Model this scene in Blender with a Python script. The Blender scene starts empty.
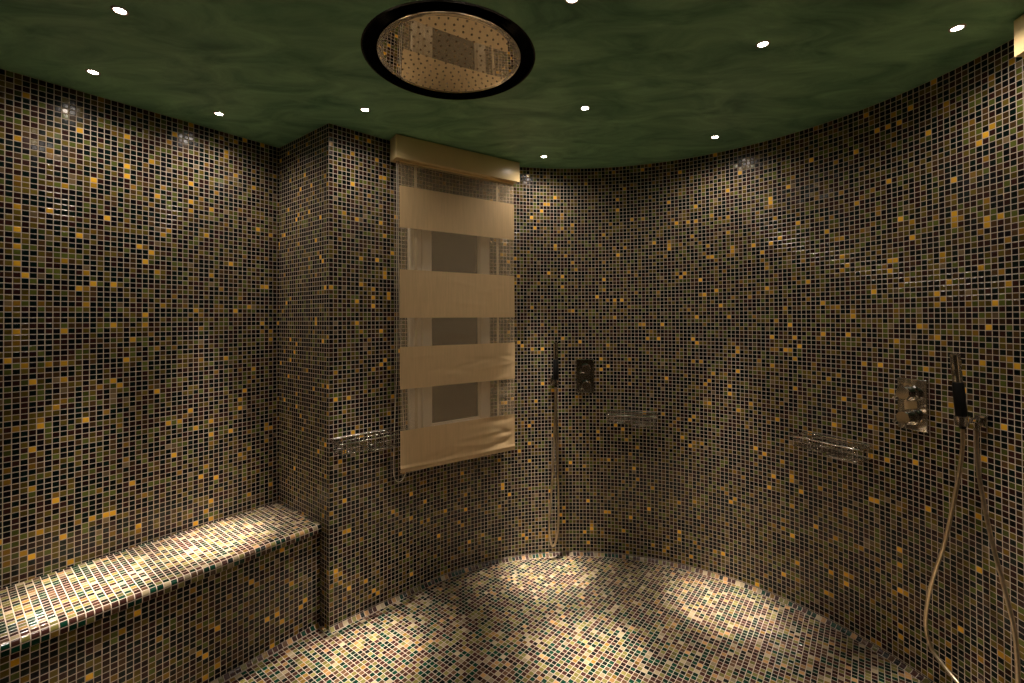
import bpy, bmesh, math, random
from mathutils import Vector, Matrix
random.seed(7)
S = bpy.context.scene
COL = S.collection
PI = math.pi
H = 2.352            # ceiling height
P = 0.021            # mosaic pitch
CAM_Z = 1.437

# ------------------------------------------------------------------ materials
def new_mat(name):
    m = bpy.data.materials.new(name); m.use_nodes = True
    nt = m.node_tree
    return m, nt, nt.nodes['Principled BSDF']

def plain(name, col, rough=0.5, metal=0.0, spec=0.5, noise=0.0, nscale=20.0, bump=0.0):
    m, nt, b = new_mat(name)
    b.inputs['Base Color'].default_value = (*col, 1)
    b.inputs['Roughness'].default_value = rough
    b.inputs['Metallic'].default_value = metal
    b.inputs['Specular IOR Level'].default_value = spec
    tc = nt.nodes.new('ShaderNodeTexCoord')
    n = nt.nodes.new('ShaderNodeTexNoise'); n.inputs['Scale'].default_value = nscale
    n.inputs['Detail'].default_value = 4
    nt.links.new(tc.outputs['Object'], n.inputs['Vector'])
    if noise:
        r = nt.nodes.new('ShaderNodeMapRange')
        r.inputs['To Min'].default_value = 1 - noise; r.inputs['To Max'].default_value = 1 + noise
        r.inputs['From Min'].default_value = .3; r.inputs['From Max'].default_value = .7
        nt.links.new(n.outputs['Fac'], r.inputs['Value'])
        mx = nt.nodes.new('ShaderNodeVectorMath'); mx.operation = 'SCALE'
        mx.inputs[0].default_value = col
        nt.links.new(r.outputs[0], mx.inputs['Scale'])
        nt.links.new(mx.outputs[0], b.inputs['Base Color'])
    if bump:
        bp = nt.nodes.new('ShaderNodeBump'); bp.inputs['Strength'].default_value = 1
        bp.inputs['Distance'].default_value = bump
        nt.links.new(n.outputs['Fac'], bp.inputs['Height']); nt.links.new(bp.outputs[0], b.inputs['Normal'])
    return m

PALETTE = [  # (share, linear colour)
    (.30, (.0025, .0095, .0075)), # black green
    (.13, (.006, .005, .007)),    # near black
    (.17, (.034, .012, .009)),    # maroon brown
    (.08, (.075, .040, .014)),    # bronze brown
    (.15, (.135, .095, .014)),    # olive
    (.11, (.098, .116, .020)),    # moss green
    (.015, (.200, .140, .070)),   # taupe
    (.024, (.32, .170, .020)),    # dull gold
    (.030, (.85, .46, .030)),     # bright gold
]
PALE = [     # floor and bench seat mix, its colours lightened to carry the lamplight there
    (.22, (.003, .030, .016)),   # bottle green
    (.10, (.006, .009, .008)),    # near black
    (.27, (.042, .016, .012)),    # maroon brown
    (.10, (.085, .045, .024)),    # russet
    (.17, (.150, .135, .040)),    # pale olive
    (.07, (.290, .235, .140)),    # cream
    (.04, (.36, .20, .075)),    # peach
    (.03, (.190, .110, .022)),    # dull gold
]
def mosaic(name, seed, palette=PALETTE, rough=.16, grout=(.66, .55, .45), jit=.4):
    m, nt, b = new_mat(name)
    N = nt.nodes.new; L = nt.links.new
    def math_(op, a, c=None):
        n = N('ShaderNodeMath'); n.operation = op
        for i, v in enumerate((a, c)):
            if v is None: continue
            if isinstance(v, (int, float)): n.inputs[i].default_value = v
            else: L(v, n.inputs[i])
        return n.outputs[0]
    b.inputs['Specular IOR Level'].default_value = .32
    uv = N('ShaderNodeUVMap'); uv.uv_map = 'mosaic'
    fl = N('ShaderNodeVectorMath'); fl.operation = 'FLOOR'; L(uv.outputs[0], fl.inputs[0])
    fr = N('ShaderNodeVectorMath'); fr.operation = 'FRACTION'; L(uv.outputs[0], fr.inputs[0])
    ad = N('ShaderNodeVectorMath'); ad.operation = 'ADD'; ad.inputs[1].default_value = (seed * 1.37 + .5, seed * 2.11 + .5, seed)
    L(fl.outputs[0], ad.inputs[0])
    wn = N('ShaderNodeTexWhiteNoise'); wn.noise_dimensions = '3D'; L(ad.outputs[0], wn.inputs['Vector'])
    ad2 = N('ShaderNodeVectorMath'); ad2.operation = 'ADD'; ad2.inputs[1].default_value = (31.7, 11.3, 5.5)
    L(ad.outputs[0], ad2.inputs[0])
    wn2 = N('ShaderNodeTexWhiteNoise'); wn2.noise_dimensions = '3D'; L(ad2.outputs[0], wn2.inputs['Vector'])
    ramp = N('ShaderNodeValToRGB'); cr = ramp.color_ramp; cr.interpolation = 'CONSTANT'
    tot = sum(w for w, _ in palette); acc = 0
    for i, (w, c) in enumerate(palette):
        e = cr.elements[i] if i < 2 else cr.elements.new(acc / tot)
        e.position = acc / tot; e.color = (*c, 1); acc += w
    L(wn.outputs['Value'], ramp.inputs[0])
    sx = N('ShaderNodeSeparateXYZ'); L(fr.outputs[0], sx.inputs[0])
    fx, fy = sx.outputs[0], sx.outputs[1]
    dx = math_('MINIMUM', fx, math_('SUBTRACT', 1.0, fx))
    dy = math_('MINIMUM', fy, math_('SUBTRACT', 1.0, fy))
    d = math_('MINIMUM', dx, dy)
    mr = N('ShaderNodeMapRange'); mr.interpolation_type = 'SMOOTHSTEP'
    mr.inputs['From Min'].default_value = .045; mr.inputs['From Max'].default_value = .075
    L(d, mr.inputs['Value']); tile = mr.outputs[0]
    rnd = N('ShaderNodeSeparateColor'); L(wn2.outputs['Color'], rnd.inputs[0])
    sc = N('ShaderNodeVectorMath'); sc.operation = 'SCALE'; L(ramp.outputs[0], sc.inputs[0])
    j = N('ShaderNodeMapRange'); j.inputs['To Min'].default_value = 1 - jit; j.inputs['To Max'].default_value = 1 + jit
    L(rnd.outputs[0], j.inputs['Value']); L(j.outputs[0], sc.inputs['Scale'])
    mix = N('ShaderNodeMix'); mix.data_type = 'RGBA'
    mix.inputs[6].default_value = (*grout, 1); L(tile, mix.inputs[0]); L(sc.outputs[0], mix.inputs[7])
    L(mix.outputs[2], b.inputs['Base Color'])
    rr = N('ShaderNodeMapRange'); rr.inputs['To Min'].default_value = .75; rr.inputs['To Max'].default_value = rough
    L(tile, rr.inputs['Value']); L(rr.outputs[0], b.inputs['Roughness'])
    # each tile pillowed and laid a little out of true
    mp = N('ShaderNodeMapRange'); mp.inputs['From Min'].default_value = .03; mp.inputs['From Max'].default_value = .17
    mp.inputs['To Max'].default_value = .0011; mp.interpolation_type = 'SMOOTHERSTEP'; L(d, mp.inputs['Value'])
    t1 = math_('MULTIPLY', math_('SUBTRACT', rnd.outputs[1], .5), math_('MULTIPLY', fx, .0016))
    t2 = math_('MULTIPLY', math_('SUBTRACT', rnd.outputs[2], .5), math_('MULTIPLY', fy, .0016))
    h = math_('ADD', mp.outputs[0], math_('MULTIPLY', math_('ADD', t1, t2), tile))
    bp = N('ShaderNodeBump'); bp.inputs['Strength'].default_value = .8; bp.inputs['Distance'].default_value = 1
    L(h, bp.inputs['Height']); L(bp.outputs[0], b.inputs['Normal'])
    return m

def plaster():
    m, nt, b = new_mat('green_polished_plaster')
    N = nt.nodes.new; L = nt.links.new
    tc = N('ShaderNodeTexCoord')
    mp = N('ShaderNodeMapping'); mp.inputs['Rotation'].default_value = (0, 0, .5); mp.inputs['Scale'].default_value = (1, 2.2, 1)
    L(tc.outputs['Object'], mp.inputs[0])
    n = N('ShaderNodeTexNoise'); n.inputs['Scale'].default_value = 3.4; n.inputs['Detail'].default_value = 9
    n.inputs['Roughness'].default_value = .62; n.inputs['Distortion'].default_value = .9
    L(mp.outputs[0], n.inputs['Vector'])
    r = N('ShaderNodeValToRGB'); e = r.color_ramp.elements
    e[0].position = .28; e[0].color = (.075, .20, .115, 1)
    e[1].position = .75; e[1].color = (.36, .66, .37, 1)
    L(n.outputs['Fac'], r.inputs[0]); L(r.outputs[0], b.inputs['Base Color'])
    b.inputs['Roughness'].default_value = .42
    b.inputs['Specular IOR Level'].default_value = .25
    bp = N('ShaderNodeBump'); bp.inputs['Distance'].default_value = .004; bp.inputs['Strength'].default_value = .5
    L(n.outputs['Fac'], bp.inputs['Height']); L(bp.outputs[0], b.inputs['Normal'])
    return m

def cloth(name, col, see, weave=900):
    """woven blind cloth: the share `see` of the light passes between the threads"""
    m, nt, b = new_mat(name)
    N = nt.nodes.new; L = nt.links.new
    b.inputs['Roughness'].default_value = .6
    b.inputs['Sheen Weight'].default_value = .15
    tc = N('ShaderNodeTexCoord')
    mp = N('ShaderNodeMapping'); mp.inputs['Scale'].default_value = (60, 60, 4); L(tc.outputs['Object'], mp.inputs[0])
    n = N('ShaderNodeTexNoise'); n.inputs['Scale'].default_value = 2.0; n.inputs['Detail'].default_value = 3
    L(mp.outputs[0], n.inputs['Vector'])
    r = N('ShaderNodeMapRange'); r.inputs['To Min'].default_value = .94; r.inputs['To Max'].default_value = 1.06
    r.inputs['From Min'].default_value = .3; r.inputs['From Max'].default_value = .7
    L(n.outputs['Fac'], r.inputs['Value'])
    sc = N('ShaderNodeVectorMath'); sc.operation = 'SCALE'; sc.inputs[0].default_value = col; L(r.outputs[0], sc.inputs['Scale'])
    L(sc.outputs[0], b.inputs['Base Color'])
    tl = N('ShaderNodeBsdfTranslucent'); L(sc.outputs[0], tl.inputs[0])
    m1 = N('ShaderNodeMixShader'); m1.inputs[0].default_value = .10; L(b.outputs[0], m1.inputs[1]); L(tl.outputs[0], m1.inputs[2])
    tr = N('ShaderNodeBsdfTransparent')
    m2 = N('ShaderNodeMixShader'); m2.inputs[0].default_value = see; L(m1.outputs[0], m2.inputs[1]); L(tr.outputs[0], m2.inputs[2])
    L(m2.outputs[0], nt.nodes['Material Output'].inputs['Surface'])
    return m

def emit(name, col, strength):
    m = bpy.data.materials.new(name); m.use_nodes = True
    nt = m.node_tree; nt.nodes.remove(nt.nodes['Principled BSDF'])
    e = nt.nodes.new('ShaderNodeEmission'); e.inputs[0].default_value = (*col, 1); e.inputs[1].default_value = strength
    nt.links.new(e.outputs[0], nt.nodes['Material Output'].inputs['Surface'])
    return m

LAMP = (1.0, .865, .74)
M = dict(
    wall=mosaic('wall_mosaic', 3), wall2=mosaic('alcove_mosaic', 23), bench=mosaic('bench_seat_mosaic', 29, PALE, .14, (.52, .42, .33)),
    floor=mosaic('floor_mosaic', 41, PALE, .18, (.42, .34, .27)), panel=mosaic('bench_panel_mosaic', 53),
    plaster=plaster(),
    chrome=plain('polished_chrome', (.62, .60, .57), .08, 1.0, noise=.05, nscale=9),
    mirror=plain('polished_shower_plate', (.95, .86, .73), .012, 1.0, noise=.03, nscale=5),
    nozzle=plain('nozzle_steel', (.80, .72, .58), .25, 1.0, noise=.05),
    hose=plain('metal_hose', (.72, .60, .43), .30, 1.0, noise=.12, nscale=160),
    black=plain('black_grip', (.003, .003, .003), .45, spec=.25, noise=.2, nscale=60),
    blackgloss=plain('black_lacquer', (.006, .007, .006), .22, noise=.15, nscale=12, spec=.35),
    box=plain('champagne_lacquer', (.86, .66, .34), .30, noise=.05, nscale=6, spec=.4),
    frame=plain('pale_window_lacquer', (.94, .83, .64), .35, noise=.04, nscale=8),
    pane=plain('night_dark_glass', (.026, .022, .032), .05, noise=.1, nscale=3),
    gasket=plain('window_gasket', (.012, .011, .010), .5, noise=.1),
    ring=plain('spot_trim_steel', (.50, .40, .32), .3, 1.0, noise=.05),
    opaque=cloth('blind_cloth', (.76, .55, .29), .14),
    sheer=cloth('sheer_blind_cloth', (.78, .61, .37), .80),
    tape=cloth('blind_tape', (.78, .64, .42), .08),
    chain=plain('pull_chain', (.62, .55, .42), .35, noise=.05),
    lens=emit('spot_lens', (1.0, .90, .80), 60),
)

# ------------------------------------------------------------------ helpers
def build(name, bm, mat, parent=None, smooth=False, angle=None):
    me = bpy.data.meshes.new(name); bm.to_mesh(me); bm.free()
    for mm in (mat if isinstance(mat, (list, tuple)) else [mat]): me.materials.append(mm)
    if smooth:
        for p in me.polygons: p.use_smooth = True
        if angle: me.set_sharp_from_angle(angle=math.radians(angle))
    o = bpy.data.objects.new(name, me); COL.objects.link(o)
    if parent: o.parent = parent
    return o
def tag(o, label=None, cat=None, group=None, kind=None):
    if label: o['label'] = label
    if cat: o['category'] = cat
    if group: o['group'] = group
    if kind: o['kind'] = kind
    return o
def thing(name, label, cat, loc=(0, 0, 0), rz=0, group=None):
    o = bpy.data.objects.new(name, None); COL.objects.link(o)
    o.location = loc; o.rotation_euler = (0, 0, rz); o.empty_display_size = .1
    return tag(o, label, cat, group)
def dup(root, loc, rz, label, group=None):
    r = root.copy(); COL.objects.link(r); r.location = loc; r.rotation_euler = (0, 0, rz); r['label'] = label
    if group: r['group'] = group
    for ch in list(root.children):
        c = ch.copy(); COL.objects.link(c); c.parent = r
        for g in list(ch.children):
            d = g.copy(); COL.objects.link(d); d.parent = c
    return r
def box(bm, x0, x1, y0, y1, z0, z1, bev=0):
    vs = [bm.verts.new((x, y, z)) for x in (x0, x1) for y in (y0, y1) for z in (z0, z1)]
    fs = [bm.faces.new([vs[i] for i in f]) for f in ((0, 1, 3, 2), (4, 6, 7, 5), (0, 4, 5, 1), (2, 3, 7, 6), (0, 2, 6, 4), (1, 5, 7, 3))]
    if bev:
        es = {e for f in fs for e in f.edges}
        bmesh.ops.bevel(bm, geom=list(es), offset=bev, segments=3, affect='EDGES', profile=.5)
def tube(bm, pts, r, n=10, closed=False, caps=True):
    pts = [Vector(p) for p in pts]; rings = []; k = len(pts)
    rad = r if isinstance(r, (list, tuple)) else [r] * k
    prev = None
    for i, p in enumerate(pts):
        if closed: t = (pts[(i + 1) % k] - pts[i - 1])
        else: t = pts[min(i + 1, k - 1)] - pts[max(i - 1, 0)]
        t.normalize()
        if prev is None:
            a = Vector((0, 0, 1)) if abs(t.z) < .9 else Vector((1, 0, 0))
            nrm = t.cross(a).normalized()
        else:
            nrm = (prev - t * prev.dot(t)).normalized()
        prev = nrm; bn = t.cross(nrm)
        rings.append([bm.verts.new(p + (nrm * math.cos(2 * PI * j / n) + bn * math.sin(2 * PI * j / n)) * rad[i]) for j in range(n)])
    for i in range(k if closed else k - 1):
        A, B = rings[i], rings[(i + 1) % k]
        for j in range(n):
            bm.faces.new((A[j], A[(j + 1) % n], B[(j + 1) % n], B[j]))
    if caps and not closed:
        bm.faces.new(rings[0][::-1]); bm.faces.new(rings[-1])
def lathe(bm, prof, axis_o=(0, 0, 0), axis=(0, 0, 1), n=32, mi=0):
    ax = Vector(axis).normalized(); o = Vector(axis_o)
    a = Vector((0, 0, 1)) if abs(ax.z) < .9 else Vector((1, 0, 0))
    u = ax.cross(a).normalized(); v = ax.cross(u)
    rings = []
    for (r, h) in prof:
        if r < 1e-6: rings.append([bm.verts.new(o + ax * h)])
        else: rings.append([bm.verts.new(o + ax * h + (u * math.cos(2 * PI * j / n) + v * math.sin(2 * PI * j / n)) * r) for j in range(n)])
    for A, B in zip(rings, rings[1:]):
        for j in range(n):
            k = (j + 1) % n
            q = [A[0]] if len(A) == 1 else [A[j], A[k]]
            q += [B[0]] if len(B) == 1 else [B[k], B[j]]
            if len(q) > 2:
                f = bm.faces.new(q); f.material_index = mi
def catmull(pts, sub=8):
    pts = [Vector(p) for p in pts]; out = []
    for i in range(len(pts) - 1):
        p0, p1, p2, p3 = pts[max(i - 1, 0)], pts[i], pts[i + 1], pts[min(i + 2, len(pts) - 1)]
        for s in range(sub):
            t = s / sub
            out.append(.5 * ((2 * p1) + (p2 - p0) * t + (2 * p0 - 5 * p1 + 4 * p2 - p3) * t * t + (3 * p1 - p0 - 3 * p2 + p3) * t ** 3))
    out.append(pts[-1]); return out
def normals(bm): bmesh.ops.recalc_face_normals(bm, faces=bm.faces[:])

# ------------------------------------------------------------------ plan of the room (x right, y ahead of the camera)
U = Vector((.618, .786)).normalized()          # along the left wall, away from the camera
V = Vector((U.y, -U.x))                        # out from the left wall into the room
C0 = Vector((-1.238, 2.417))                   # inner corner of the alcove
K0 = C0 + V * .493                             # projecting corner
CC, R = Vector((.37, 1.49)), 1.29              # the round shower bay
def arc(a0, a1, n): return [CC + Vector((math.cos(math.radians(a0 + (a1 - a0) * i / n)), math.sin(math.radians(a0 + (a1 - a0) * i / n)))) * R for i in range(n + 1)]
left_far = C0 - U * 2.3
pl_left = [left_far, C0]
pl_alc = [C0, K0]
pl_front = [K0, Vector((-.66, 2.292))] + arc(129, 60, 46)
pl_right = arc(60, -35, 62) + [Vector((1.36, -.75))]
pl_back = [Vector((1.36, -.75)), Vector((-1.7, -.75)), left_far]

def seg_normals(pl):
    ns = []
    for i in range(len(pl)):
        t = pl[min(i + 1, len(pl) - 1)] - pl[max(i - 1, 0)]
        t = t.normalized(); ns.append(Vector((-t.y, t.x)))    # outward (room lies on the right of travel)
    return ns
def wall(name, pl, mat, u0=0.0, thick=.06):
    bm = bmesh.new(); uvl = bm.loops.layers.uv.new('mosaic')
    ns = seg_normals(pl); s = [u0]
    for a, b in zip(pl, pl[1:]): s.append(s[-1] + (b - a).length / P)
    ins = [[bm.verts.new((p.x, p.y, z)) for z in (0, H)] for p in pl]
    outs = [[bm.verts.new((p.x + n.x * thick, p.y + n.y * thick, z)) for z in (0, H)] for p, n in zip(pl, ns)]
    for i in range(len(pl) - 1):
        f = bm.faces.new((ins[i][0], ins[i + 1][0], ins[i + 1][1], ins[i][1]))
        for l, uv in zip(f.loops, ((s[i], 0), (s[i + 1], 0), (s[i + 1], H / P), (s[i], H / P))): l[uvl].uv = uv
        bm.faces.new((outs[i + 1][0], outs[i][0], outs[i][1], outs[i + 1][1]))
        bm.faces.new((ins[i][1], ins[i + 1][1], outs[i + 1][1], outs[i][1]))
        bm.faces.new((ins[i + 1][0], ins[i][0], outs[i][0], outs[i + 1][0]))
    bm.faces.new((ins[0][0], ins[0][1], outs[0][1], outs[0][0])); bm.faces.new((ins[-1][1], ins[-1][0], outs[-1][0], outs[-1][1]))
    o = build(name, bm, mat, smooth=len(pl) > 6, angle=25)
    return tag(o, kind='structure')
wall('wall_left', pl_left, M['wall2'])
wall('wall_alcove', pl_alc, M['wall'], u0=-.493 / P)
wall('wall_front', pl_front, M['wall'])
len_front = sum((b - a).length for a, b in zip(pl_front, pl_front[1:])) / P
wall('wall_right', pl_right, M['wall'], u0=len_front)
wall('wall_back', pl_back, M['wall'], u0=700)

outline = pl_left + pl_alc[1:] + pl_front[1:] + pl_right[1:] + pl_back[1:-1]
# floor
bm = bmesh.new(); uvl = bm.loops.layers.uv.new('mosaic')
top = [bm.verts.new((p.x, p.y, 0)) for p in outline]
bot = [bm.verts.new((p.x, p.y, -.08)) for p in outline]
f = bm.faces.new(top[::-1]); bm.faces.new(bot)
for i in range(len(top)):
    j = (i + 1) % len(top); bm.faces.new((top[i], top[j], bot[j], bot[i]))
for fc in bm.faces:
    for l in fc.loops:
        w = Vector((l.vert.co.x, l.vert.co.y)) - C0
        l[uvl].uv = (w.dot(U) / P, w.dot(V) / P)
normals(bm)
tag(build('floor', bm, M['floor']), kind='structure')

# ceiling with the round opening of the rain shower
DC, DR = Vector((-.213, 1.594)), .296
bm = bmesh.new()
def loop(pts, z):
    vs = [bm.verts.new((p.x, p.y, z)) for p in pts]
    return [bm.edges.new((vs[i], vs[(i + 1) % len(vs)])) for i in range(len(vs))]
hole = [DC + Vector((math.cos(2 * PI * i / 64), math.sin(2 * PI * i / 64))) * DR for i in range(64)]
big = [p for p in outline]
es = loop(big, H) + loop(hole, H)
bmesh.ops.triangle_fill(bm, edges=es, use_beauty=True)
r = bmesh.ops.extrude_face_region(bm, geom=bm.faces[:])
bmesh.ops.translate(bm, verts=[v for v in r['geom'] if isinstance(v, bmesh.types.BMVert)], vec=(0, 0, .1))
normals(bm)
tag(build('ceiling', bm, M['plaster']), kind='structure')

# coved row of mosaic between walls and floor
def cove(name, pl, u0=0.0, rad=.019):
    bm = bmesh.new(); uvl = bm.loops.layers.uv.new('mosaic'); ns = seg_normals(pl); s = [u0]
    for a, b in zip(pl, pl[1:]): s.append(s[-1] + (b - a).length / P)
    prof = [(0.0005, rad * .8), (rad * .25, rad * .5), (rad * .6, rad * .22), (rad * 1.15, .0006), (0.0005, .0006)]
    rows = [[bm.verts.new((p.x - n.x * d, p.y - n.y * d, z)) for d, z in prof] for p, n in zip(pl, ns)]
    for i in range(len(pl) - 1):
        for k in range(len(prof)):
            kk = (k + 1) % len(prof)
            f = bm.faces.new((rows[i][k], rows[i][kk], rows[i + 1][kk], rows[i + 1][k]))
            for l, uv in zip(f.loops, ((s[i], k / 3), (s[i], (k + 1) / 3), (s[i + 1], (k + 1) / 3), (s[i + 1], k / 3))): l[uvl].uv = uv
    bm.faces.new(rows[0]); bm.faces.new(rows[-1][::-1]); normals(bm)
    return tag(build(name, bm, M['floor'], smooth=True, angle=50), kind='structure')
BD, BF, BH = .432, .417, .474                       # bench depth, front panel, seat height
bench_front = [C0 + V * BF - U * 2.28, C0 + V * BF - U * .002]
cove('baseboard_front', pl_front); cove('baseboard_right', pl_right); cove('baseboard_bench', bench_front)

# ------------------------------------------------------------------ bench along the left wall
bench = thing('tiled_bench', 'built-in bench tiled in green and gold mosaic along the left wall', 'bench',
              (*(C0 + V * .21 - U * 1.1), 0))
def w2(along, out, z):                              # room point -> bench local
    p = C0 + V * out + U * along
    return (p.x - bench.location.x, p.y - bench.location.y, z)
def strip(name, prof, mat, v0=0.0):
    bm = bmesh.new(); uvl = bm.loops.layers.uv.new('mosaic')
    L0, L1 = -2.28, -.001
    s = [v0]
    for a, b in zip(prof, prof[1:]): s.append(s[-1] + math.dist(a, b) / P)
    A = [bm.verts.new(w2(L0, *p)) for p in prof]; B = [bm.verts.new(w2(L1, *p)) for p in prof]
    for i in range(len(prof)):
        j = (i + 1) % len(prof)
        f = bm.faces.new((A[i], B[i], B[j], A[j]))
        sj = s[j] if j else s[i] + math.dist(prof[i], prof[0]) / P
        for l, uv in zip(f.loops, ((L0 / P, s[i]), (L1 / P, s[i]), (L1 / P, sj), (L0 / P, sj))): l[uvl].uv = uv
    bm.faces.new(A[::-1]); bm.faces.new(B); normals(bm)
    return build(name, bm, mat, bench, smooth=True, angle=30)
nose = [(BD - .020 + .020 * math.sin(a), BH - .020 + .020 * math.cos(a)) for a in [PI / 2 * i / 7 for i in range(8)]]
seat_prof = [(.0006, BH)] + nose + [(BD, BH - .036), (BD - .006, BH - .042), (.0006, BH - .042)]
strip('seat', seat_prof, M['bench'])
strip('front_panel', [(BF, BH - .0425), (BF, .0008), (BF - .05, .0008), (BF - .05, BH - .0425)], M['panel'], 40)

# ------------------------------------------------------------------ rain shower dish in the ceiling
rain = thing('rain_shower', 'large round polished rain shower head set in a black recess of the ceiling', 'rain shower', (DC.x, DC.y, H - .004))
bm = bmesh.new()
lathe(bm, [(DR + .004, .0035), (DR - .001, .001), (DR - .003, .004), (DR - .003, .11), (0, .11), (0, .114), (DR - .001, .114), (DR - .001, .0205), (DR + .004, .0185)][:7], n=64)
normals(bm); build('recess', bm, M['blackgloss'], rain, smooth=True, angle=30)
bm = bmesh.new(); PR = .245; RS = 9.0
prof = [(PR * i / 14, (PR * i / 14) ** 2 / (2 * RS)) for i in range(15)]
sag = prof[-1][1]
lathe(bm, prof + [(PR + .003, sag + .0015), (PR + .004, sag + .005), (PR + .003, sag + .012), (PR - .01, sag + .016), (0, sag + .016)], n=96)
nz = 0
for ring in range(0, 9):
    rr = ring * .0275; cnt = max(1, ring * 6)
    for k in range(cnt):
        a = 2 * PI * k / cnt + ring * .21
        c = Vector((rr * math.cos(a), rr * math.sin(a), rr * rr / (2 * RS)))
        lathe(bm, [(.0036, -.0), (.0034, -.0016), (.0018, -.003), (0, -.0032)], c, n=10, mi=1); nz += 1
build('spray_plate', bm, [M['mirror'], M['nozzle']], rain, smooth=True, angle=35)
bm = bmesh.new(); lathe(bm, [(0, .016), (.03, .016), (.03, .1095), (0, .1095)], n=24); normals(bm)
build('supply_pipe', bm, M['blackgloss'], rain, smooth=True, angle=40)

# ------------------------------------------------------------------ recessed spotlights
SPOTS = [
    (-1.153, 1.334, 'recessed ceiling spotlight nearest the camera on the bench side, at the top left'),
    (-1.538, 1.666, 'recessed ceiling spotlight close to the left wall above the middle of the bench'),
    (-1.295, 2.009, 'recessed ceiling spotlight above the far end of the bench, close to the alcove'),
    (-0.637, 1.978, 'recessed ceiling spotlight between the projecting wall corner and the round rain shower'),
    (0.186, 2.567, 'recessed ceiling spotlight farthest away, just right of the window blind head box'),
    (0.323, 1.974, 'recessed ceiling spotlight in mid ceiling just right of the black ringed rain shower'),
    (1.036, 2.301, 'recessed ceiling spotlight close to the curved wall above the middle wire basket side'),
    (0.846, 1.516, 'recessed ceiling spotlight looking largest and brightest, out in the right half of ceiling'),
    (1.419, 1.436, 'recessed ceiling spotlight at far right near the end of the second blind box'),
    (0.177, 1.294, 'recessed ceiling spotlight cut by the top edge of the photo, right of the rain shower'),
]
bmr = bmesh.new(); lathe(bmr, [(.0145, -.0), (.0145, -.0022), (.0170, -.0032), (.0205, -.0022), (.0215, -.0002), (.0215, 0)], n=32); normals(bmr)
bml = bmesh.new(); lathe(bml, [(.0144, -.0004), (.0138, -.0014), (.008, -.0020), (0, -.0022)], n=32)
for f in bml.faces: f.normal_update()
sp0 = thing('ceiling_spotlight', SPOTS[0][2], 'spotlight', (SPOTS[0][0], SPOTS[0][1], H), group='ceiling spotlights')
build('trim_ring', bmr, M['ring'], sp0, smooth=True); build('lens', bml, M['lens'], sp0, smooth=True)
for i, (x, y, lab) in enumerate(SPOTS):
    o = sp0 if i == 0 else dup(sp0, (x, y, H), 0, lab, 'ceiling spotlights')
for i, (x, y, lab) in enumerate(SPOTS):
    for nm, en, size in (('spot_beam', 620, 15), ('spot_glow', 210, 26), ('spot_spill', 6.2, 158)):
        ld = bpy.data.lights.new(nm, 'SPOT'); ld.energy = en; ld.color = LAMP
        ld.spot_size = math.radians(size); ld.spot_blend = 1.0; ld.shadow_soft_size = .013
        lo = bpy.data.objects.new(nm, ld); COL.objects.link(lo); lo.location = (x, y, H - .012)

# ------------------------------------------------------------------ window in the front wall
wl, wr = Vector((-.545, 2.385)), Vector((-.096, 2.720))
wdir = (wr - wl).normalized(); wrz = math.atan2(wdir.y, wdir.x)
win = bpy.data.objects.new('window_1', None); COL.objects.link(win)
win.location = (wl.x, wl.y, .74); win.rotation_euler = (0, 0, wrz); tag(win, kind='structure')
WW, WH = .56, 1.32
def frame(bm, x0, x1, z0, z1, b, y0, y1, bev=.003):
    # mitred rectangular frame of border b
    o_ = [(x0, z0), (x1, z0), (x1, z1), (x0, z1)]; i_ = [(x0 + b, z0 + b), (x1 - b, z0 + b), (x1 - b, z1 - b), (x0 + b, z1 - b)]
    vs = {}
    for nm, ring in (('o', o_), ('i', i_)):
        for k, (x, z) in enumerate(ring):
            for yy in (y0, y1): vs[nm, k, yy] = bm.verts.new((x, yy, z))
    fs = []
    for k in range(4):
        j = (k + 1) % 4
        fs += [bm.faces.new((vs['o', k, y0], vs['o', j, y0], vs['i', j, y0], vs['i', k, y0])),
               bm.faces.new((vs['o', k, y1], vs['i', k, y1], vs['i', j, y1], vs['o', j, y1])),
               bm.faces.new((vs['o', k, y0], vs['o', k, y1], vs['o', j, y1], vs['o', j, y0])),
               bm.faces.new((vs['i', k, y0], vs['i', j, y0], vs['i', j, y1], vs['i', k, y1]))]
    es = [e for e in {e for f in fs for e in f.edges} if all(abs(v.co.y - y0) < 1e-6 for v in e.verts)
          and (abs(e.verts[0].co.x - e.verts[1].co.x) < 1e-6 or abs(e.verts[0].co.z - e.verts[1].co.z) < 1e-6)]
    bmesh.ops.bevel(bm, geom=es, offset=bev, segments=2, affect='EDGES')
bm = bmesh.new(); frame(bm, 0, WW, 0, WH, .072, -.012, .03); normals(bm)
build('window_frame', bm, M['frame'], win, smooth=True, angle=30)
bm = bmesh.new(); frame(bm, .0725, WW - .0725, .0725, WH - .0725, .050, -.022, .028)
frame(bm, .1225, WW - .1225, .1225, WH - .1225, .010, -.012, .026, .002); normals(bm)
build('window_sash', bm, M['frame'], win, smooth=True, angle=30)
bm = bmesh.new(); frame(bm, .1325, WW - .1325, .1325, WH - .1325, .004, -.002, .02, .0005); normals(bm)
build('window_gasket', bm, M['gasket'], win)
bm = bmesh.new(); box(bm, .134, WW - .134, .003, .012, .134, WH - .134); normals(bm)
build('window_pane', bm, M['pane'], win)

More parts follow.
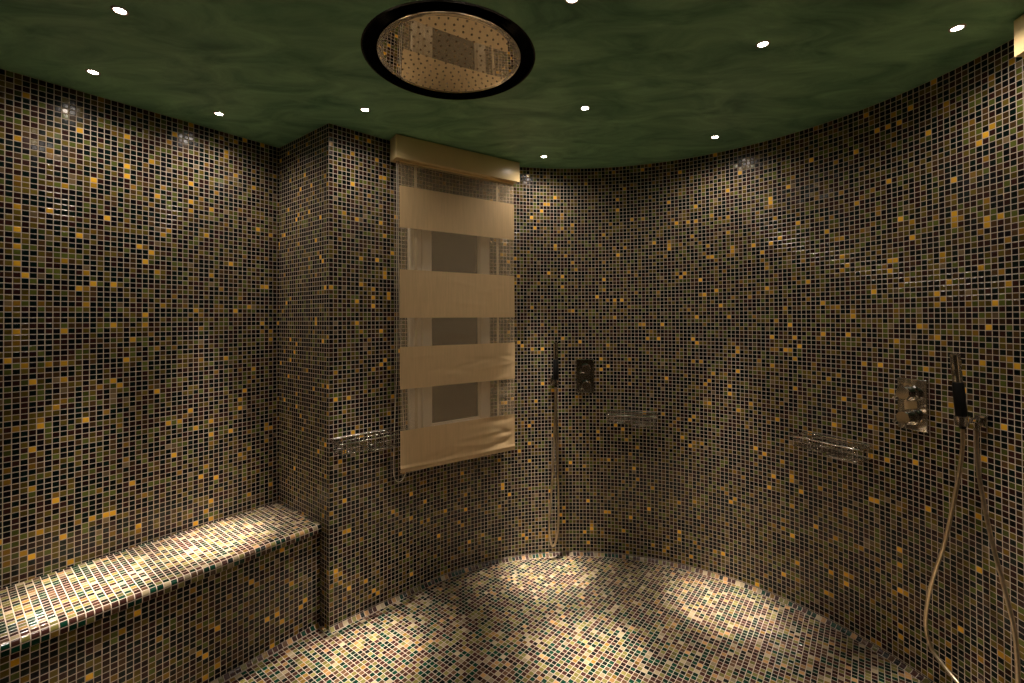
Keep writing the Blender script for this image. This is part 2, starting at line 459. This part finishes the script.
# ------------------------------------------------------------------ banded roman blind
b_dir = Vector((.823, .568)).normalized(); b_rz = math.atan2(b_dir.y, b_dir.x)
b_mid = Vector((-.2575, 2.438)); ZB = .670; BL = .747
blind = thing('roman_blind', 'beige roman blind with sheer and solid bands hanging over the dark window', 'blind',
              (b_mid.x, b_mid.y, ZB), b_rz, 'roman blinds')
X0, X1 = -.3455, .3525
bm = bmesh.new(); box(bm, -BL / 2, BL / 2, 0, .088, 2.232 - ZB, 2.346 - ZB, .002); normals(bm)
build('head_box', bm, M['box'], blind, smooth=True, angle=30)
bm = bmesh.new(); box(bm, X0 + .004, X1 - .004, .024, .040, 2.222 - ZB, 2.2325 - ZB, .002); normals(bm)
build('head_rail', bm, M['box'], blind, smooth=True, angle=30)
rnd = random.Random(3)
creases = [(rnd.uniform(.15, 1), rnd.uniform(0, 1), rnd.uniform(-.35, .35), rnd.uniform(.08, .34), rnd.uniform(.004, .010), rnd.choice((-1, 1))) for _ in range(90)]
def bulge(u, z):
    """depth of the cloth at share u of its width and height z: softly buckled, more so low down and on the right"""
    low = max(0, min(1, (1.95 - z) / 1.3))
    side = .42 + .70 * max(0, (u - .25) / .75) ** 1.2
    d = .004 * math.sin(3.1 * u + 6 * z) * low
    amt = 0
    for cx, cz, sl, ln, wd, sg in creases:
        zz = ZB + cz * 1.25
        du = (u - cx) / ln
        if abs(du) < 1:
            q = (z - zz - sl * (u - cx) * .5) / (wd * 1.6)
            if abs(q) < 3: amt += sg * wd * .46 * min(1, (1.02 - u) / .12) * math.exp(-q * q) * (1 - du * du) ** 2
    return d + amt * low * side
def band(name, mat, z0, z1, hem=0.0):
    bm = bmesh.new(); nx, nz_ = 72, max(8, int((z1 - z0) / .005)); g = []
    for k in range(nz_ + 1):
        z = z0 + (z1 - z0) * k / nz_; row = []
        for i in range(nx + 1):
            u = i / nx
            row.append(bm.verts.new((X0 + (X1 - X0) * u, .031 + bulge(u, z) - hem * max(0, 1 - abs((z - z0 - .022) / .012)), z - ZB)))
        g.append(row)
    for k in range(nz_):
        for i in range(nx): bm.faces.new((g[k][i], g[k][i + 1], g[k + 1][i + 1], g[k + 1][i]))
    r = bmesh.ops.extrude_face_region(bm, geom=bm.faces[:])
    bmesh.ops.translate(bm, verts=[v for v in r['geom'] if isinstance(v, bmesh.types.BMVert)], vec=(0, .0008, 0))
    normals(bm)
    return build(name, bm, mat, blind, smooth=True, angle=40)
ZS = [2.224, 2.105, 1.895, 1.685, 1.442, 1.296, 1.085, .879, .670]
for k in range(8):
    solid = k % 2 == 1
    o = band('solid_band' if solid else 'sheer_band', M['opaque'] if solid else M['sheer'], ZS[k + 1], ZS[k], .004 if k == 7 else 0)
    if k == 0: o['label'] = 'see-through sheer band'
    elif not solid: o['label'] = 'see-through sheer band'
for xc in (-.2525, .2475):
    bm = bmesh.new(); box(bm, xc - .008, xc + .008, .0485, .0493, .70 - ZB, 2.224 - ZB); normals(bm)
    build('lift_tape', bm, M['tape'], blind)
bm = bmesh.new()
tube(bm, catmull([(-.352, .052, 2.232 - ZB), (-.354, .052, 1.7 - ZB), (-.355, .052, 1.2 - ZB), (-.366, .052, .9 - ZB), (-.3725, .052, .70 - ZB), (-.362, .052, .636 - ZB),
                 (-.338, .052, .622 - ZB), (-.316, .052, .645 - ZB), (-.310, .052, .72 - ZB), (-.330, .054, 1.2 - ZB), (-.342, .054, 1.7 - ZB), (-.343, .054, 2.232 - ZB)], 7), .0022, 6)
build('pull_chain', bm, M['chain'], blind, smooth=True)
# its twin on the right wall shows one end of its head box
d2 = Vector((-.2, -.98)).normalized(); f2 = Vector((1.552, 1.395)) + d2 * (BL / 2)
dup(blind, (f2.x, f2.y, ZB), math.atan2(d2.y, d2.x), 'second blind, only its head box showing at the top right edge', 'roman blinds')

# ------------------------------------------------------------------ chrome wire baskets
def rrect(x0, x1, y0, y1, z, r, n=5):
    pts = []
    for cx, cy, a in ((x1 - r, y0 + r, -90), (x1 - r, y1 - r, 0), (x0 + r, y1 - r, 90), (x0 + r, y0 + r, 180)):
        for i in range(n + 1):
            t = math.radians(a + 90 * i / n); pts.append((cx + r * math.cos(t), cy + r * math.sin(t), z))
    return pts
def make_basket(label, loc, rz):
    """local x along the wall, wall at y = 0, room at -y, rim at z = 0"""
    t = thing('wire_basket', label, 'shower basket', loc, rz, 'chrome wire baskets')
    Lh, D = .142, .128
    bm = bmesh.new(); tube(bm, rrect(-Lh, Lh, -D, -.010, 0, .014), .0045, 8, closed=True)
    tube(bm, rrect(-Lh + .004, Lh - .004, -D + .004, -.012, -.016, .012), .0018, 6, closed=True)
    build('rim', bm, M['chrome'], t, smooth=True)
    bm = bmesh.new()
    for x0, x1, zb in ((-Lh + .006, -.004, -.048), (.004, Lh - .006, -.056)):
        tube(bm, rrect(x0, x1, -D + .006, -.014, zb, .010), .0022, 6, closed=True)
        n = 10
        for i in range(n + 1):
            x = x0 + .004 + (x1 - x0 - .008) * i / n
            tube(bm, catmull([(x, -D + .002, 0), (x, -D + .004, zb * .6), (x, -D + .012, zb), (x, -.024, zb), (x, -.014, zb * .6), (x, -.011, 0)], 3), .0013, 5)
        for i in range(4):
            y = -D + .018 + (D - .042) * i / 3
            tube(bm, [(x0 + .003, y, zb + .001), (x1 - .003, y, zb + .001)], .0013, 5)
    build('wire_tray', bm, M['chrome'], t, smooth=True)
    for x in (-.10, .10):
        bm = bmesh.new(); lathe(bm, [(0, -.002), (.011, -.002), (.011, .006), (.006, .009), (.006, .016), (0, .016)], (x, 0, -.006), (0, -1, 0), 20); normals(bm)
        build('wall_mount', bm, M['chrome'], t, smooth=True, angle=40)
    return t
def face(p, q):                                     # angle of local x running p -> q
    d = Vector(q) - Vector(p); return math.atan2(d.y, d.x)
BZ = .878
def on_arc(deg, off=0.0): return CC + Vector((math.cos(math.radians(deg)), math.sin(math.radians(deg)))) * (R - off)
p, q = Vector((-.832, 2.138)), Vector((-.632, 2.312)); mid = (p + q) / 2 - (q - p).normalized() * .016
bk = make_basket('chrome wire basket on the wall between the projecting corner and the blind', (mid.x, mid.y, BZ), face(p, q))
def arc_dup(deg, label, z=BZ, src=None, group='chrome wire baskets', off=.005):
    c = on_arc(deg, off); return dup(src or bk, (c.x, c.y, z), math.radians(deg - 90), label, group)
arc_dup(74.5, 'chrome wire basket on the curved wall, small and far, right of the far shower valve', BZ - .003)
arc_dup(28.5, 'chrome wire basket on the curved wall left of the near shower valve', BZ - .003)

# ------------------------------------------------------------------ shower valves
def make_valve(label, loc, rz):
    t = thing('shower_valve', label, 'shower valve', loc, rz, 'shower valves')
    bm = bmesh.new(); box(bm, -.054, .054, -.010, .004, -.103, .103, .003); normals(bm)
    build('wall_plate', bm, M['chrome'], t, smooth=True, angle=30)
    for z in (.048, -.050):
        bm = bmesh.new()
        lathe(bm, [(0, .0098), (.031, .0098), (.031, .016), (.025, .018), (.024, .044), (.026, .046), (.026, .058), (.024, .061), (0, .061)], (0, 0, z), (0, -1, 0), 36); normals(bm)
        k = build('knob', bm, M['chrome'], t, smooth=True, angle=30)
        bm = bmesh.new(); tube(bm, [(0, -.052, z), (-.024, -.053, z - .014), (-.040, -.054, z - .024)], [.0065, .006, .005], 12); normals(bm)
        build('lever', bm, M['chrome'], k, smooth=True, angle=40)
    return t
VZ = 1.083
a_near = 15.35
c = on_arc(a_near, .004); v0 = make_valve('square chrome shower valve with two knobs beside the near hand shower', (c.x, c.y, VZ), math.radians(a_near - 90))
a_far = 86.7
arc_dup(a_far, 'dark looking shower valve with two knobs beside the far hand shower', VZ, v0, 'shower valves', .003)

# ------------------------------------------------------------------ hand showers, holders and hoses
def make_holder(label, loc, rz):
    t = thing('shower_holder', label, 'shower holder', loc, rz, 'shower holders')
    bm = bmesh.new(); box(bm, -.019, .019, -.010, .004, -.024, .016, .003); normals(bm)
    build('wall_plate', bm, M['chrome'], t, smooth=True, angle=30)
    bm = bmesh.new(); box(bm, -.011, .011, -.062, -.009, -.009, .009, .003); normals(bm)
    build('arm', bm, M['chrome'], t, smooth=True, angle=30)
    bm = bmesh.new(); lathe(bm, [(.0135, -.018), (.0185, -.018), (.0195, .0), (.0195, .014), (.0150, .014), (.0135, -.018)], (0, -.080, 0), (0, 0, 1), 28); normals(bm)
    build('cradle', bm, M['chrome'], t, smooth=True, angle=40)
    bm = bmesh.new(); tube(bm, catmull([(.006, -.030, -.008), (.006, -.030, -.022), (.006, -.031, -.036)], 4), .0085, 14); normals(bm)
    build('hose_outlet', bm, M['chrome'], t, smooth=True, angle=40)
    return t
def make_wand(label, loc, rz, tilt, hose_pts):
    """origin at the cradle; local -y leads into the room"""
    t = thing('hand_shower', label, 'hand shower', loc, rz, 'hand showers')
    ax = Vector((0, -math.sin(tilt), math.cos(tilt)))
    bm = bmesh.new(); lathe(bm, [(0, -.030), (.008, -.030), (.0105, -.022), (.0130, .002), (.0165, .02), (.0160, .128), (.0140, .134), (0, .134)], (0, 0, 0), ax, 28); normals(bm)
    build('handle', bm, M['black'], t, smooth=True, angle=40)
    bm = bmesh.new(); lathe(bm, [(0, .1342), (.0125, .1342), (.0140, .142), (.0140, .225), (.0128, .233), (.006, .236), (0, .236)], (0, 0, 0), ax, 28); normals(bm)
    h = build('spray_head', bm, M['chrome'], t, smooth=True, angle=40); h['label'] = 'chrome stick spray head'
    bm = bmesh.new(); tube(bm, catmull(hose_pts, 10), .0062, 12); normals(bm)
    hs = build('hose', bm, M['hose'], t, smooth=True, angle=50); hs['label'] = 'ribbed metal hose'
    return t
def local(pt, org, rz):
    d = Vector((pt[0] - org[0], pt[1] - org[1])); c_, s_ = math.cos(-rz), math.sin(-rz)
    return (d.x * c_ - d.y * s_, d.x * s_ + d.y * c_, pt[2] - org[2])
HZ = 1.072
# near one, on the right wall
a = 5.0; rz = math.radians(a - 90); c = on_arc(a, .004)
make_holder('chrome wall bracket holding the near hand shower on the right wall', (c.x, c.y, HZ), rz)
org = on_arc(a, .084); org = (org.x, org.y, HZ)
# hose on the wall side of the room: world points from the wand foot down, around and back up to the outlet
def hw(deg, off, z): p_ = on_arc(deg, off); return local((p_.x, p_.y, z), org, rz)
hp = [(0, .0008, -.028), (0, .001, -.09), hw(6.0, .078, .856), hw(8.55, .066, .62), hw(10.6, .058, .477), hw(11.85, .052, .375), hw(12.6, .047, .258),
      hw(11.9, .046, .179), hw(10.05, .046, .142), hw(7.5, .046, .110), hw(4.4, .046, .086), hw(1.4, .045, .100), hw(-.5, .044, .170), hw(-.87, .044, .259), hw(-.57, .044, .409),
      hw(.72, .044, .535), hw(2.57, .042, .681), hw(4.2, .040, .867), hw(4.72, .036, .985), hw(a - .27, .0345, HZ - .034)]
make_wand('slim hand shower with black grip and long looped hose on the right wall', org, rz, .10, hp)
# far one, on the curved wall right of the blind
a = 95.4; rz = math.radians(a - 90); c = on_arc(a, .004)
make_holder('small chrome wall bracket holding the far hand shower right of the blind', (c.x, c.y, HZ - .012), rz)
org = on_arc(a, .084); org = (org.x, org.y, HZ - .012)
hp = [(0, .0008, -.028), (.001, .001, -.12), hw(95.9, .078, .75), hw(96.5, .070, .479), hw(97.3, .062, .241), hw(97.2, .058, .151), hw(96.7, .056, .098), hw(96.2, .055, .083),
      hw(95.6, .054, .098), hw(95.0, .053, .15), hw(94.6, .052, .24), hw(94.65, .048, .47), hw(94.95, .040, .766), hw(95.1, .036, HZ - .085), hw(a - .27, .0345, HZ - .046)]
make_wand('slim hand shower with black grip hanging straight on the curved wall right of the blind', org, rz, .03, hp)

# ------------------------------------------------------------------ camera, world, view
cd = bpy.data.cameras.new('camera'); cam = bpy.data.objects.new('camera', cd); COL.objects.link(cam)
cd.sensor_width = 36; cd.lens = 36 * 455 / 1024; cd.clip_start = .02
cd.shift_y = -28.0 / 1024
cam.matrix_world = Matrix.Translation((0, 0, CAM_Z)) @ Matrix.Rotation(math.radians(90.6), 4, 'X') @ Matrix.Rotation(math.radians(-.30), 4, 'Z')
S.camera = cam
w = bpy.data.worlds.new('world'); w.use_nodes = True; S.world = w
w.node_tree.nodes['Background'].inputs[0].default_value = (0, 0, 0, 1)
vs = S.view_settings
vs.view_transform = 'Standard'; vs.look = 'None'; vs.gamma = 1; vs.use_curve_mapping = False; vs.exposure = 0
S.cycles.max_bounces = 10; S.cycles.diffuse_bounces = 6; S.cycles.glossy_bounces = 5; S.cycles.transparent_max_bounces = 12
S.cycles.sample_clamp_indirect = 6
